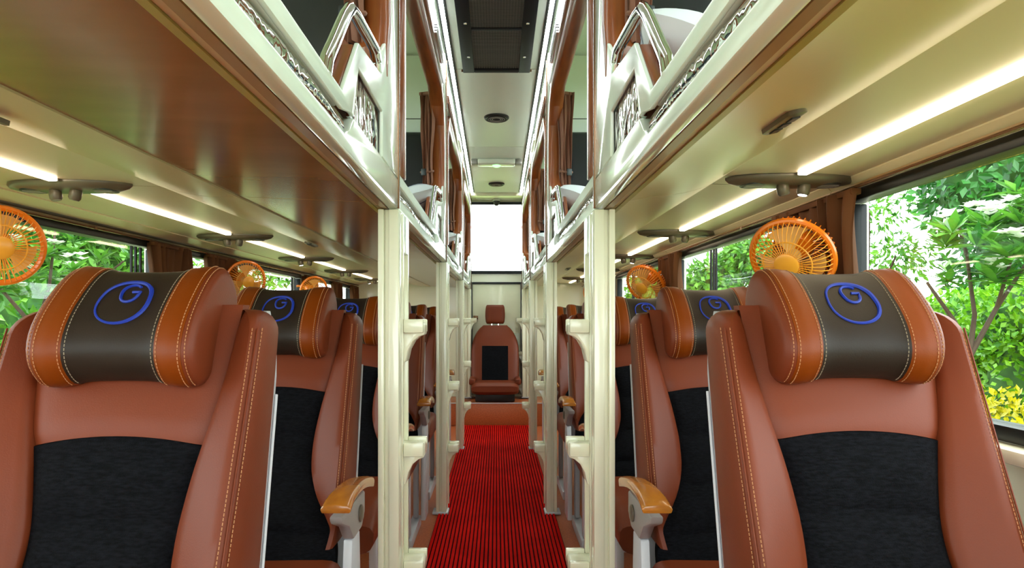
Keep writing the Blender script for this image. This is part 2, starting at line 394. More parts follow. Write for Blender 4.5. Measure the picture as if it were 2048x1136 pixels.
# ------------------------------------------------------------------ upper berths
L = 1.87; YP = [1.95 + L*i for i in range(4)]
FX = .273
def berth(s, idx, yf):
    lab = '%s upper sleeper berth on the %s side, white zigzag panel with chrome handrail' % (ORD[idx], SIDE[s])
    e = thing('upper_berth', lab, 'berth', group='upper sleeper berths')
    X = WX[s]
    def Y(t): return yf - t
    def B(mb, name, mt, par=e, **k): return mb.build(name, mt, par, mirror=s, **k)
    la = L - .004
    def prof(pts, x0, x1):        # pts = (t, z rel)
        return MB().prism([(Y(t), H + z) for t, z in pts], 'x', x0, x1)
    # side panel: bottom beam, end upright, stepped upper rail (slot and plaque openings left free)
    beam = [(0.0, .302), (la, .302), (la, .335), (.69, .335), (.64, .352), (.60, .385), (.27, .385), (.0, .385)]
    B(prof(beam, FX, FX + .03), 'side_panel', M['gelw'], bevel=.006)
    up = [(.27, .3855), (.27, .495), (.56, .495), (.605, .3855), (.635, .3855), (.70, .372), (la, .372), (la, .404), (.705, .404), (.56, .546), (.29, .578), (.275, .64), (.14, .735), (.115, .80), (.115, cz(Y(.1)) - H - .02), (.0, cz(Y(0)) - H - .02), (.0, .3855)]
    B(prof(up, FX, FX + .010), 'stepped_rail', M['gelw'], bevel=.003)
    B(prof([(.285, .56), (.285, .576), (.562, .543), (.698, .408), (.698, .39), (.67, .39), (.55, .505)], FX + .0102, FX + .036), 'edge_cap', M['wood'], bevel=.005)
    B(prof([(.71, .374), (la, .374), (la, .402), (.71, .402)], FX + .0102, FX + .030), 'rail_core', M['gelw'], bevel=.003)
    B(prof([(.277, .389), (.598, .389), (.553, .491), (.277, .491)], FX + .011, FX + .018), 'plaque', M['chromew'])
    B(prof([(.60, .3355), (la, .3355), (la, .3715), (.60, .3715)], FX + .018, FX + .026), 'slot_back', M['wood'])
    strip = MB(); secs = []
    for k in range(61):
        t = lerp(.66, la - .02, k/60); zc = .352 + .006*math.sin(t*9) ; hw = .013 + .005*math.sin(t*6.3 + 1)
        secs.append([(FX + .016 - .008*math.cos(a), Y(t), H + zc + hw*math.sin(a)) for a in [(-.5 + j/8)*PI for j in range(9)]] + [(FX + .0175, Y(t), H + zc)])
    strip.loft(secs); B(strip, 'chrome_strip', M['chromew'], smooth=True)
    # wood inner lining behind the steps, wood arch
    B(prof([(.16, .37), (1.0, .37), (1.0, .398), (.71, .415), (.575, .553), (.545, .568), (.16, .605)], FX + .037, FX + .052), 'lining_board', M['wood'], bevel=.004)
    arch = MB(); path = [(.205, .600), (.205, .66), (.165, .74), (.165, 1.0), (.23, 1.10), (.36, 1.16), (la - .30, 1.16), (la - .17, 1.10), (la - .12, 1.0), (la - .12, .50), (la - .12, .41)]
    prev = None; secs = []
    for k, (t, z) in enumerate(path):
        a = Vector(path[max(0, k-1)]); b = Vector(path[min(len(path)-1, k+1)]); d = (b - a).normalized(); n = Vector((-d.y, d.x))
        w2 = .028 if k > 0 else .006
        ring = []
        for (u, v) in ((-1, .001), (-1, .035), (-.6, .056), (.6, .056), (1, .035), (1, .001), (.8, -.014), (-.8, -.014)):
            q = Vector((t, z)) + n * (u*w2); ring.append((FX + .012 + v, Y(q.x), H + q.y))
        secs.append(ring)
    arch.loft(secs); B(arch, 'arch_frame', M['wood'], bevel=.003)
    # header above the opening with a louvre and a track
    ha = MB(); zb = .0
    yA, yB = Y(.12), Y(la)
    ha.add([(FX+.004, yA, H+1.185), (FX+.028, yA, H+1.185), (FX+.028, yA, cz(yA)-.003), (FX+.004, yA, cz(yA)-.003), (FX+.004, yB, H+1.185), (FX+.028, yB, H+1.185), (FX+.028, yB, cz(yB)-.003), (FX+.004, yB, cz(yB)-.003)],
           [(0,1,2,3),(7,6,5,4),(0,4,5,1),(1,5,6,2),(2,6,7,3),(3,7,4,0)])
    B(ha, 'header_panel', M['gelw'])
    B(MB().box(FX - .006, FX + .0035, yB + .1, yA - .1, H + 1.20, H + 1.245), 'header_trim', M['wood'], bevel=.003)
    for k in range(4): B(MB().box(FX - .011, FX + .0034, yA - .62, yA - .24, H + 1.255 + k*.012, H + 1.262 + k*.012), 'louvre', M['chrome'])
    B(MB().tube([(FX + .055, yA, H + 1.16), (FX + .055, yB, H + 1.16)], .008, 8), 'curtain_track', M['chrome'], smooth=True)
    # vertical joint strip at the far end
    B(MB().box(FX - .004, FX + .006, Y(.0) - .014, Y(.0) + .002, H + .303, cz(yf) - .02), 'joint_strip', M['bronze'], bevel=.002)
    # handrail
    hx = FX + .022
    pth = [(.285, .585), (.295, .607), (.33, .622), (.55, .606), (.60, .597), (.645, .562), (.785, .43), (.80, .40)]
    fine = []
    for k in range(len(pth) - 1):
        for j in range(4): fine.append((lerp(pth[k][0], pth[k+1][0], j/4), lerp(pth[k][1], pth[k+1][1], j/4)))
    fine.append(pth[-1])
    B(MB().tube([(hx - .012, Y(t), H + z) for t, z in fine], .0125, 10), 'handrail', M['chrome'], smooth=True)
    # base, mattress, partition, backrest pad
    B(MB().box(FX + .031, X - .002, Y(la), Y(.025), H + .372, H + .395), 'berth_base', M['cream'])
    B(MB().box(FX + .06, X - .01, Y(la) + .02, Y(.09), H + .396, H + .44), 'mattress', M['mattress'], bevel=.02, seg=3)
    pt = MB(); pt.add([(FX + .031, Y(.024), H+.372), (X, Y(.024), H+.372), (X, Y(.024), cz(yf)), (FX + .031, Y(.024), cz(yf)), (FX + .031, Y(.0), H+.372), (X, Y(.0), H+.372), (X, Y(.0), cz(yf)), (FX + .031, Y(.0), cz(yf))],
           [(0,1,2,3),(7,6,5,4),(0,4,5,1),(1,5,6,2),(2,6,7,3),(3,7,4,0)])
    pa = B(pt, 'partition', M['gelw'])
    B(MB().box(FX + .04, X - .002, Y(.027), Y(.0245), H + 1.075, H + 1.079), 'panel_seam', M['seam'], pa)
    B(MB().box(FX + .06, X - .02, Y(.16), Y(.03), H + .42, H + .98).tr(Matrix.Identity(4)), 'back_pad', M['pad'], bevel=.045, seg=4)
    # underside seen from the seats: trims, panel, cove, lower ceiling
    def run(pts, name, mt, thick=.006, smooth=False):
        up2 = [(x, z + thick) for x, z in reversed(pts)]
        return B(MB().prism([(x, H + z) for x, z in pts + up2], 'y', Y(la), Y(0)), name, mt, smooth=smooth)
    run([(FX + .031, .3035), (FX + .05, .306)], 'edge_bead', M['bead'], .02)
    run([(FX + .051, .3125), (FX + .068, .3135)], 'edge_bead', M['creamsoft'], .02)
    run([(FX + .069, .3105), (FX + .082, .3115)], 'edge_bead', M['beadg'], .02)
    if s == 1:
        arc = []
        for k in range(13):
            t = k/12; arc.append((lerp(.356, .598, t), lerp(.322, .372, t) + .012*math.sin(PI*t)*(1 - 2*t) - .006*math.sin(PI*t)))
        run(arc, 'cove', M['creamsoft'], .008, True)
        run([(.604, .372), (X - .03, .367)], 'lower_ceiling', M['cream'])
        run([(X - .029, .364), (X - .014, .350), (X - .001, .340)], 'window_valance', M['creamsoft'], .012)
        run([(X - .018, .3440), (X - .013, .3415)], 'valance_line', M['bead'], .004)
    else:
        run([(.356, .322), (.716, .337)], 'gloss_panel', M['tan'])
        run([(.7165, .333), (.7255, .333)], 'edge_bead', M['creamsoft'], .010)
        arc = []
        for k in range(13):
            t = k/12; arc.append((lerp(.726, .93, t), lerp(.337, .363, t) - .010*math.sin(PI*t)))
        run(arc, 'cove', M['creamsoft'], .008, True)
        run([(.934, .366), (X - .12, .370)], 'lower_ceiling', M['cream'])
        run([(X - .119, .366), (X - .07, .357), (X - .03, .349), (X - .001, .340)], 'window_valance', M['creamsoft'], .012)
        run([(X - .045, .348), (X - .036, .3435)], 'valance_line', M['seam'], .004)
    return e
for s in (1, -1):
    for i, y in enumerate(YP): berth(s, i, y)

# pillows and curtains of the upper berths
def pillow_mesh():
    m = MB(); st = MB(); n = 14; W2, D2, T = .20, .15, .065
    def P(u, v, sg):
        e = (1 - abs(u)**3.0) ** .5 * (1 - abs(v)**3.0) ** .5
        return (u*W2*(1 - .06*(1 - abs(v))), v*D2*(1 - .06*(1 - abs(u))), sg*T*e + .003*math.sin(u*7 + v*5))
    for sg in (1, -1):
        g = [[P(-1 + 2*i/n, -1 + 2*j/n, sg) for j in range(n+1)] for i in range(n+1)]
        m.add([p for r in g for p in r], [(i*(n+1)+j, i*(n+1)+j+1, (i+1)*(n+1)+j+1, (i+1)*(n+1)+j) for i in range(n) for j in range(n)])
    for u0 in (-.62, -.55, -.1, .35, .42, .8):
        vs = []; 
        for j in range(n+1):
            v = -1 + 2*j/n
            for u in (u0, u0 + (.035 if u0 not in (-.1,) else .06)):
                p = P(u, v, 1); vs.append((p[0], p[1] , p[2] + .0012))
        st.add(vs, [(2*j, 2*j+1, 2*j+3, 2*j+2) for j in range(n)])
        vs = [(x, y, -z) for x, y, z in vs]; st.add(vs, [(2*j, 2*j+1, 2*j+3, 2*j+2) for j in range(n)])
    return m, st
pm, pst = pillow_mesh(); pmesh = pm.mesh('pillow', M['white'], smooth=True); smesh = pst.mesh('stripes', M['stripe'], smooth=True, recalc=False)
for s in (1, -1):
    for i, y in enumerate(YP[:3]):
        if s < 0 and i == 0: continue
        e = thing('pillow', 'white pillow with dark blue stripes on the %s upper berth on the %s side' % (ORD[i], SIDE[s]), 'pillow', (s*.455, y - .40, H + .545), group='striped pillows on the upper berths')
        e.rotation_euler = (math.radians(20), math.radians(4*s), math.radians(80*s))
        for nm, me in (('cover', pmesh), ('stripes', smesh)):
            o = bpy.data.objects.new(nm, me); C.objects.link(o); o.parent = e
def curtain(label, width, z0, z1, folds, mt, gather=0.45, amp=.018, group=None, tie=None):
    """hangs in the local xz plane, folds in y; gathers towards the tie height"""
    e = thing('curtain', label, 'curtain', group=group)
    nx, nz = folds*10, 26; m = MB(); g = []
    for j in range(nz + 1):
        t = j/nz; z = lerp(z1, z0, t); row = []
        wsc = 1 - gather * (math.exp(-((t - (tie if tie is not None else 1.2))/.45)**2))
        for i in range(nx + 1):
            u = i/nx; x = (u - .5)*width*wsc
            y = amp*math.sin(u*folds*2*PI + .5*math.sin(t*3)) * (.7 + .5*math.sin(u*9 + t*2)) + .006*math.sin(t*9 + u*5)
            row.append((x, y, z))
        g.append(row)
    for off in (0, .004):
        m.add([(p[0], p[1] + off, p[2]) for r in g for p in r], [(j*(nx+1)+i, j*(nx+1)+i+1, (j+1)*(nx+1)+i+1, (j+1)*(nx+1)+i) for j in range(nz) for i in range(nx)])
    m.build('drape', mt, e, smooth=True, recalc=False)
    hd = MB()
    hd.box(-width*.5, width*.5, -amp*.5, amp*.5 + .004, z1 - .012, z1 + .004); hd.build('heading_tape', mt, e, bevel=.003)
    if tie is not None:
        zt = lerp(z1, z0, tie); ww = width*(1 - gather)*.5 + .003
        MB().tube([(ww*math.cos(a*PI/12), (amp + .006)*math.sin(a*PI/12), zt + .008*math.sin(a*PI/12)) for a in range(24)], .006, 6, closed=True).build('tie_band', mt, e, smooth=True)
        MB().box(-.014, .014, -amp - .026, -amp - .02, zt - .028, zt + .008).build('clip', M['black'], e, bevel=.003)
    return e
for s in (1, -1):
    for i, y in enumerate(YP):
        e = curtain('brown tied curtain hanging in the %s upper berth on the %s side' % (ORD[i], SIDE[s]), .085, H + .68, H + 1.16, 4, M['curtain2'], .3, .018, 'tied curtains in the upper berths', .85)
        e.location = (s*(FX + .085), y - .21, 0); e.rotation_euler = (0, 0, math.radians(20*s))

# ------------------------------------------------------------------ posts with ladder steps
def post(s, idx, y):
    z0 = .0045 if y < 6.9 else .2305
    e = thing('ladder_post', 'cream fluted post with three ladder steps, %s along the %s side of the aisle' % (ORD[idx], SIDE[s]), 'post', (0, 0, 0), group='ladder posts along the aisle')
    def B(mb, name, mt, par=e, **k): return mb.build(name, mt, par, mirror=s, **k)
    zt = H + .3015
    a, b = FX, .330
    pol = [(a, y), (a + .027, y), (a + .027, y + .005), (a + .038, y + .005), (a + .038, y + .010), (a + .041, y + .010), (a + .041, y - .003), (b, y - .003), (b, y + .078), (a, y + .078)]
    B(MB().prism(pol, 'z', z0, zt), 'fluted_column', M['gel'], bevel=.0015)
    yr0, yr1 = y + .0785, y + .215
    B(MB().box(a + .026, a + .034, yr0 + .022, yr1 - .022, z0, zt), 'recess_panel', M['gel'])
    for q0, q1 in ((yr0, yr0 + .022), (yr1 - .022, yr1)): B(MB().box(a - .002, a + .034, q0, q1, z0, zt), 'ladder_rail', M['gel'], bevel=.004)
    levels = [1.063, .703, .358]
    B(MB().box(a - .002, a + .0255, yr0 + .0222, yr1 - .0222, H + .19, zt), 'top_block', M['gelw'], bevel=.003)
    for zs in levels:
        if zs < z0 + .06: continue
        pr = [(a + .0255, zs), (a - .054, zs), (a - .06, zs - .008), (a - .06, zs - .036), (a - .045, zs - .041), (a - .028, zs - .055), (a - .014, zs - .08), (a - .006, zs - .115), (a + .0255, zs - .13)]
        stp = B(MB().prism(pr, 'y', yr0 + .0225, yr1 - .0225), 'ladder_step', M['gel'], bevel=.004)
        B(MB().box(a - .060, a - .0025, yr0 + .0005, yr0 + .0222, zs - .03, zs + .010), 'step_rim', M['gel'], stp, bevel=.004)
        B(MB().box(a - .060, a - .0025, yr1 - .0222, yr1 - .0005, zs - .03, zs + .010), 'step_rim', M['gel'], stp, bevel=.004)
    B(MB().box(a - .01, b + .02, y - .012, y + .09, z0, z0 + .012), 'foot_plate', M['plastic'], bevel=.003)
    return e
for s in (1, -1):
    for i, y in enumerate(YP): post(s, i, y if i < 3 else 7.36)

# ------------------------------------------------------------------ lights and fittings under the berths
def zl(s): return H + (.3695 if s > 0 else .368)
LX = {1: .776, -1: 1.17}
pods = {1: [1.85, 3.0, 4.15, 5.3, 6.45], -1: [1.92, 3.13, 4.3, 5.45, 6.6]}
for s in (1, -1):
    ends = [.30] + pods[s] + [7.45]
    for i, (a, b) in enumerate(zip(ends, ends[1:])):
        e = thing('reading_light_strip', 'slim warm white light strip, %s along the %s lower ceiling' % (ORD[i], SIDE[s]), 'light strip', group='light strips under the berths')
        x = LX[s]; za = zl(s)
        MB().box(x - .011, x + .011, a + .085, b - .075, za - .009, za - .0005).build('diffuser', M['led'], e, mirror=s, bevel=.002)
        for yy in (a + .0805, b - .0745): MB().box(x - .012, x + .012, yy, yy + .004, za - .008, za - .0005).build('end_cap', M['plastic'], e, mirror=s)
    for i, y in enumerate(pods[s]):
        lit = (s > 0 and i in (0, 2)) or (s < 0 and i in (2, 4))
        e = thing('overhead_service_pod', 'dark lens shaped overhead pod, %s on the %s lower ceiling%s' % (ORD[i], SIDE[s], ', one reading lamp lit' if lit else ''), 'vent', (s*LX[s], y, zl(s) - .001), group='overhead vent pods')
        N = 28; secs = []
        for (k, zz) in ((1.0, 0), (1.0, -.006), (.93, -.014), (.75, -.020), (.4, -.023)):
            ring = []
            for j in range(N):
                a = 2*PI*j/N; cx = math.cos(a); sy = math.sin(a)
                xx = math.copysign(abs(cx)**.8, cx); ring.append((.172*xx*(.3 + .7*k) if k < 1 else .172*xx, .062*sy*abs(sy)**.35*k, zz))
            secs.append(ring)
        MB().loft(secs).build('housing', M['pod'], e, smooth=True)
        for sx in (-1, 1):
            v = MB().lathe([(.026, -.014), (.030, -.022), (.034, -.022), (.036, -.012)], 20, o=(sx*.098, 0, 0)).build('air_vent', M['black'], e, smooth=True)
            for q in (-.012, 0, .012): MB().box(sx*.098 - .024, sx*.098 + .024, q - .003, q + .003, -.024, -.019).build('vent_slat', M['mgrey'], v)
            lp = MB().lathe([(.013, -.018), (.016, -.028), (.016, -.044), (.012, -.050)], 16).tr(Matrix.Translation((sx*.034, -.02, 0)) @ Matrix.Rotation(math.radians(12*sx), 4, 'Y')).build('reading_lamp', M['pod'], e, smooth=True)
            MB().lathe([(.001, -.0515), (.0115, -.0505), (.0115, -.048)], 14).tr(Matrix.Translation((sx*.034, -.02, 0)) @ Matrix.Rotation(math.radians(12*sx), 4, 'Y')).build('lamp_lens', M['lampon'] if (lit and sx*s > 0) else M['mgrey'], lp)
# slot speakers on the coves
slots = {1: [(1.22, .500, .3445, -.09), (4.9, .500, .3445, -.09)], -1: [(1.12, .835, .3335, -.13), (3.16, .835, .3335, -.13), (5.6, .835, .3335, -.13)]}
for s in (1, -1):
    for i, (y, x, z, tl) in enumerate(slots[s]):
        e = thing('slot_vent', 'oblong black slot vent in the %s cove, %s from the viewer' % (SIDE[s], ORD[i]), 'vent', (s*x, y, H + z - .003), group='slot vents in the coves')
        e.rotation_euler = (0, -math.radians(13)*s, 0)
        ring = []
        for j in range(24):
            a = 2*PI*j/24; cy = .052 if math.cos(a) > 0 else -.052
            ring.append((.017*math.sin(a), cy + .017*math.cos(a)))
        k2 = .7
        MB().loft([[(x1, y1, .004) for x1, y1 in ring], [(x1, y1, -.004) for x1, y1 in ring], [(x1*k2, y1*.93, -.006) for x1, y1 in ring]]).build('bezel', M['pod'], e, smooth=True)
        for q in (-.036, 0, .036): MB().box(-.007, .007, q - .013, q + .013, -.0085, -.0062).build('slot', M['black'], e)

# ------------------------------------------------------------------ window curtains
wc = [(1, 2.035, .52, 'drawn brown curtain on the near right window pillar behind the large fan'), (1, 3.70, .42, 'drawn brown curtain on the second right window pillar'), (1, 5.7, .30, 'drawn brown curtain on the third right window pillar'),
      (-1, 3.21, .36, 'drawn brown curtain on the near left window pillar'), (-1, 3.80, .36, 'drawn brown curtain just beyond the left window pillar'), (-1, 5.62, .30, 'drawn brown curtain on the next left window pillar'), (-1, 6.55, .26, 'small brown curtain further back along the left windows'), (-1, 7.35, .22, 'brown curtain at the far rear end of the left windows')]
for s, y, wd, lab in wc:
    e = curtain(lab, wd, ZW0 + .0, H + .325, 7, M['curtain'], .14, .022, 'window curtains', None)
    e.location = (s*(WX[s] - .035), y, 0); e.rotation_euler = (0, 0, math.radians(90 if s > 0 else -90))
for s in (1, -1):
    e = thing('curtain_rail', 'slim brown curtain rail above the %s windows' % SIDE[s], 'rail', group='window curtain rails')
    x = WX[s] - .035
    MB().tube([(x, -1.2, H + .333), (x, 7.5, H + .333)], .0045, 8).build('rod', M['bronze'], e, mirror=s, smooth=True)
    for yy in (-.5, 1.0, 2.6, 4.6, 6.9): MB().box(x - .004, x + .0345, yy, yy + .02, H + .3285, H + .3375).build('bracket', M['bronze'], e, mirror=s)

# ------------------------------------------------------------------ fans
def fan(label, loc, aim, wallx):
    e = thing('cabin_fan', label, 'fan', loc, group='orange cabin fans')
    q = Vector(aim).normalized().to_track_quat('Z', 'X'); mt = q.to_matrix().to_4x4()
    def B(mb, name, m, **k): return mb.tr(mt).build(name, m, e, **k)
    R = .105
    B(MB().tube([(R*math.cos(a*PI/24), R*math.sin(a*PI/24), 0) for a in range(48)], .0085, 8, closed=True), 'rim', M['fanor'], smooth=True)
    B(MB().tube([(.062*math.cos(a*PI/18), .062*math.sin(a*PI/18), .040) for a in range(36)], .0022, 6, closed=True), 'inner_ring', M['fanyel'], smooth=True)
    wf = MB(); wbk = MB()
    for k in range(46):
        a = 2*PI*k/46; c, d = math.cos(a), math.sin(a)
        wf.tube([(r*c, r*d, z) for r, z in ((R, .004), (.098, .022), (.084, .034), (.062, .041), (.030, .046))], .0014, 4)
        wbk.tube([(r*c, r*d, z) for r, z in ((R, -.004), (.104, -.03), (.085, -.052), (.04, -.06))], .0014, 4)
    o = B(wf, 'front_cage', M['fanyel']); tag(o, kind='stuff'); o = B(wbk, 'rear_cage', M['fanor']); tag(o, kind='stuff')
    B(MB().lathe([(.031, .042), (.032, .048), (.026, .052), (.001, .053)], 20), 'badge', M['fanyel'], smooth=True)
    B(MB().lathe([(.022, -.01), (.022, .022), (.012, .028), (.001, .029)], 16), 'hub', M['fanbl'], smooth=True)
    for k in range(3):
        bl = MB(); g = []
        for i in range(6):
            r = lerp(.018, .088, i/5); hw = lerp(.25, .62, i/5)
            g.append([(r*math.cos(2*PI*k/3 + hw*t), r*math.sin(2*PI*k/3 + hw*t), .012*t) for t in (-1, -.5, 0, .5, 1)])
        bl.loft(g, closed=False); bl.loft([[(x, y, z - .002) for x, y, z in r] for r in g], closed=False)
        B(bl, 'blade', M['fanbl'], smooth=True)
    B(MB().lathe([(.03, -.055), (.036, -.065), (.034, -.10), (.02, -.115), (.001, -.118)], 18), 'motor', M['fanor'], smooth=True)
    back = mt @ Vector((0, 0, -.10)); wx = wallx - loc[0]
    MB().tube([tuple(back), (lerp(back.x, wx, .5), back.y + .01, back.z + .02), (wx, back.y + .02, back.z + .02)], .009, 8).build('bracket', M['fanor'], e, smooth=True)
    return e
fan('large orange caged fan above the nearest right headrests', (.785, 1.86, H + .160), (-.58, -.64, -.50), .945)
fan('orange caged fan further back by the right window', (.80, 3.76, H + .178), (-.58, -.64, -.50), .945)
fan('orange caged fan third along the right windows', (.80, 5.66, H + .178), (-.58, -.64, -.50), .945)
fan('orange caged fan cut by the left edge of the picture', (-1.385, 1.95, H + .20), (.62, -.75, -.20), -1.525)
fan('orange caged fan behind the nearest left headrest', (-1.37, 3.82, H + .20), (.62, -.75, -.20), -1.525)
fan('small orange caged fan far back by the left windows', (-1.37, 5.25, H + .20), (.62, -.75, -.20), -1.525)

# ------------------------------------------------------------------ seats
def yf_(h): return .045 - .44*(1.075 - h)
def yr_(h): return .163 - .26*(1.08 - h)
def bul(h): return .026 + .022*math.exp(-((h - .70)/.14)**2)
XI = [(.50, .205), (.53, .200), (.58, .158), (.64, .122), (.71, .111), (.80, .121), (.88, .138), (.95, .154), (1.02, .162), (1.09, .168)]
def xi_(h): return sm(XI, h)
HW = .213
def stitches(mb, path, step=.0068, ln=.0046, r=.0008):
    pts = [Vector(p) for p in path]; acc = 0; on = None
    seg = []
    d = 0; out = []
    for a, b in zip(pts, pts[1:]):
        l = (b - a).length; t = 0
        while t < l:
            need = step - acc
            if t + need <= l:
                t += need; acc = 0; p = a + (b - a)*(t/l); dr = (b - a).normalized()*ln*.5
                mb.tube([p - dr, p + dr], r, 4)
            else:
                acc += l - t; t = l
def make_seat():
    e = thing('coach_seat', '', 'seat')
    # bolsters
    for sd in (-1, 1):
        secs = []; hs = [.505 + i*(1.05 - .505)/26 for i in range(27)] + [1.05 + .042*math.sin(a*PI/12) for a in (1, 2, 3, 4, 5, 6)]
        for h in hs:
            e1 = max(0, min(1, (h - 1.05)/.042)); sh = 1 - math.sqrt(max(0, 1 - e1*e1))
            lowt = max(0, (.60 - h)/.095); 
            hw = HW - .035*sh - .012*lowt**2; fy = yf_(h) + .045*sh; b = bul(h)*(1 - .5*sh); yr = max(yr_(h) - .03*sh, fy + .03)
            x0 = min(xi_(h), hw - .012); ring = [(x0, fy + b + .022), (x0, fy + b + .004), (x0 + .003, fy + b - .004)]
            for k in range(1, 6):
                t = k/5; ring.append((lerp(x0 + .003, hw - .016, t), fy + b*(1 - t)**1.15 - .004*(1 - t)))
            ring += [(hw - .006, fy + .004), (hw - .001, fy + .013), (hw + .002, lerp(fy, yr, .4)), (hw + .001, yr - .02), (hw - .005, yr - .004), (hw - .02, yr), (x0, yr)]
            secs.append([(sd*x, y, h) for x, y in ring])
        MB().loft(secs).build('side_bolster', M['leather'], e, smooth=True)
        # stitching and piping
        stm = MB()
        hh = [.56 + i*(1.06 - .56)/40 for i in range(41)]
        stitches(stm, [(sd*(HW - .012), yf_(h) - .0004, h) for h in hh]); stitches(stm, [(sd*(HW + .0005), yf_(h) + .012, h) for h in hh])
        tag(stm.build('stitching', M['stitch'], e), kind='stuff')
        MB().tube([(sd*(HW - .004), yf_(h) + .003, h) for h in hh], .0016, 5).build('piping', M['leather'], e, smooth=True)
        MB().tube([(sd*(HW - .001), yr_(h) + .003, h) for h in [.40 + i*.054 for i in range(11)]], .003, 6).build('shell_edge', M['plastic'], e, smooth=True)
    # centre leather panel and fabric insert
    def top_ins(u): return .888 - .016*u*u
    def grid(hfun, N, K, yfun, name, m):
        vs = []
        for j in range(N + 1):
            for i in range(K + 1):
                u = -1 + 2*i/K; h = hfun(u, j/N); x = u*(xi_(h) - .0005); vs.append((x, yfun(u, h, j/N), h))
        fs = [(j*(K+1)+i, j*(K+1)+i+1, (j+1)*(K+1)+i+1, (j+1)*(K+1)+i) for j in range(N) for i in range(K)]
        o = len(vs); vs += [(x, y + .03, z) for x, y, z in vs]
        bd = [i for i in range(K+1)] + [j*(K+1)+K for j in range(1, N+1)] + [N*(K+1)+i for i in range(K-1, -1, -1)] + [j*(K+1) for j in range(N-1, 0, -1)]
        fs += [(a, b, b + o, a + o) for a, b in zip(bd, bd[1:] + bd[:1])]
        MB().add(vs, fs).build(name, m, e, smooth=True)
    def edge(u, t): return .008*max(abs(u), 0)**10
    grid(lambda u, t: lerp(top_ins(u), 1.10, t), 12, 20, lambda u, h, t: yf_(h) + bul(h) + .002 + edge(u, t) + .006*(max(0, 1 - t*9))**2 - .006*(1 - u*u), 'upper_panel', M['leather'])
    cuts = [.44, .535, .645, .765, .888]
    def insy(u, h, t):
        hh = h + .016*u*u; p = 0
        for a, b in zip(cuts, cuts[1:]):
            if a <= hh <= b: p = math.sin(PI*(hh - a)/(b - a))
        return yf_(h) + bul(h) + .007 + edge(u, t)*.6 - .018*max(0, p)**.6*(1 - abs(u)**5)
    grid(lambda u, t: lerp(.44, top_ins(u) - .001, t), 60, 20, insy, 'fabric_insert', M['fabric'])
    # back shell
    secs = []
    for h in [.38 + i*.71/12 for i in range(13)]:
        y = yr_(h); k = 1 - .10*max(0, (h - .98)/.11)**2
        secs.append([(-HW*k + .004, y - .015, h), (-HW*k + .004, y + .006, h), (-HW*k*.8, y + .022, h), (0, y + .030, h), (HW*k*.8, y + .022, h), (HW*k - .004, y + .006, h), (HW*k - .004, y - .015, h)])
    MB().loft(secs).build('back_shell', M['shell'], e, smooth=True)
    # headrest
    A_, B_, cy, czr = .118, .067, .065, 1.066
    dl = Vector((.74, .6726)); dn = Vector((-.6726, .74))     # long axis up and back; front normal
    def hp(x, th, k=1.0):
        c, s_ = math.cos(th), math.sin(th)
        a = A_*k*math.copysign(abs(s_)**.82, s_); b = B_*k*math.copysign(abs(c)**.82, c)
        q = dl*a + dn*b
        return (x, cy + q.x, czr + q.y)
    def ks(x):
        ax = abs(x)
        return interp([(0, .925), (.05, .93), (.075, .945), (.088, .965), (.10, 1.0), (.125, 1.03), (.15, 1.03), (.163, .985), (.171, .90), (.174, .80)], ax/.77)
    NT = 36
    def hseg(x0, x1, n, name, m, capd=0):
        secs = []
        for i in range(n + 1):
            x = lerp(x0, x1, i/n); secs.append([hp(x, 2*PI*j/NT, ks(x)) for j in range(NT)])
        return MB().loft(secs).build(name, m, e, smooth=True)
    ce_ = hseg(-.0725, .0725, 16, 'headrest_centre', M['grey'])
    for sd in (-1, 1):
        o = hseg(sd*.0720, sd*.1167, 12, 'headrest_side', M['orange'])
        cap = hseg(sd*.1171, sd*.134, 12, 'headrest_end', M['leather'])
        stm = MB(); a0, a1 = -2.0, 2.0
        for xx, k in ((.0765, .985), (.1119, 1.031), (.1219, 1.008)):
            stitches(stm, [hp(sd*xx, lerp(a0, a1, j/60), (ks(xx)) + .004) for j in range(61)], .0064, .0042)
        tag(stm.build('stitching', M['stitch'], o), kind='stuff')
        stm = MB(); stitches(stm, [hp(sd*.0675, lerp(a0, a1, j/60), ks(.0675) + .006) for j in range(61)], .0064, .0042)
        tag(stm.build('stitching', M['stitchg'], ce_), kind='stuff')
    # embroidered emblem: ring and small G
    def onh(a, b): return hp(a, b/.098 - .10, ks(a) + .012)
    em = MB()
    em.tube([onh(.041*math.cos(t*PI/20), .037*math.sin(t*PI/20)) for t in range(40)], [.0028 + .0009*math.sin(t*PI/20 + 1.2) for t in range(40)], 6, closed=True)
    em.build('emblem_ring', M['blue'], ce_, smooth=True)
    em = MB()
    em.tube([onh(.004 + .0150*math.cos(t), .016 + .0135*math.sin(t)) for t in [math.radians(d) for d in range(40, 345, 12)]] + [onh(.0195, .0155), onh(.006, .0155)], .0026, 6)
    em.build('emblem_letter', M['blue'], ce_, smooth=True)
    # seat cushion
    cu = MB(); secs = []
    for k in range(15):
        t = k/14; y = lerp(-.20, -.66, t)
        drop = .05*max(0, (t - .72)/.28)**2; ring = []
        for j in range(24):
            a = 2*PI*j/24; c, s_ = math.cos(a), math.sin(a)
            x = .225*math.copysign(abs(c)**.35, c); z = .405 + .072*math.copysign(abs(s_)**.5, s_)
            if s_ > 0: z -= drop - .018*abs(x/.225)**4
            ring.append((x, y, z))
        secs.append(ring)
    cu.loft(secs).build('cushion', M['leather'], e, smooth=True)
    secs = []
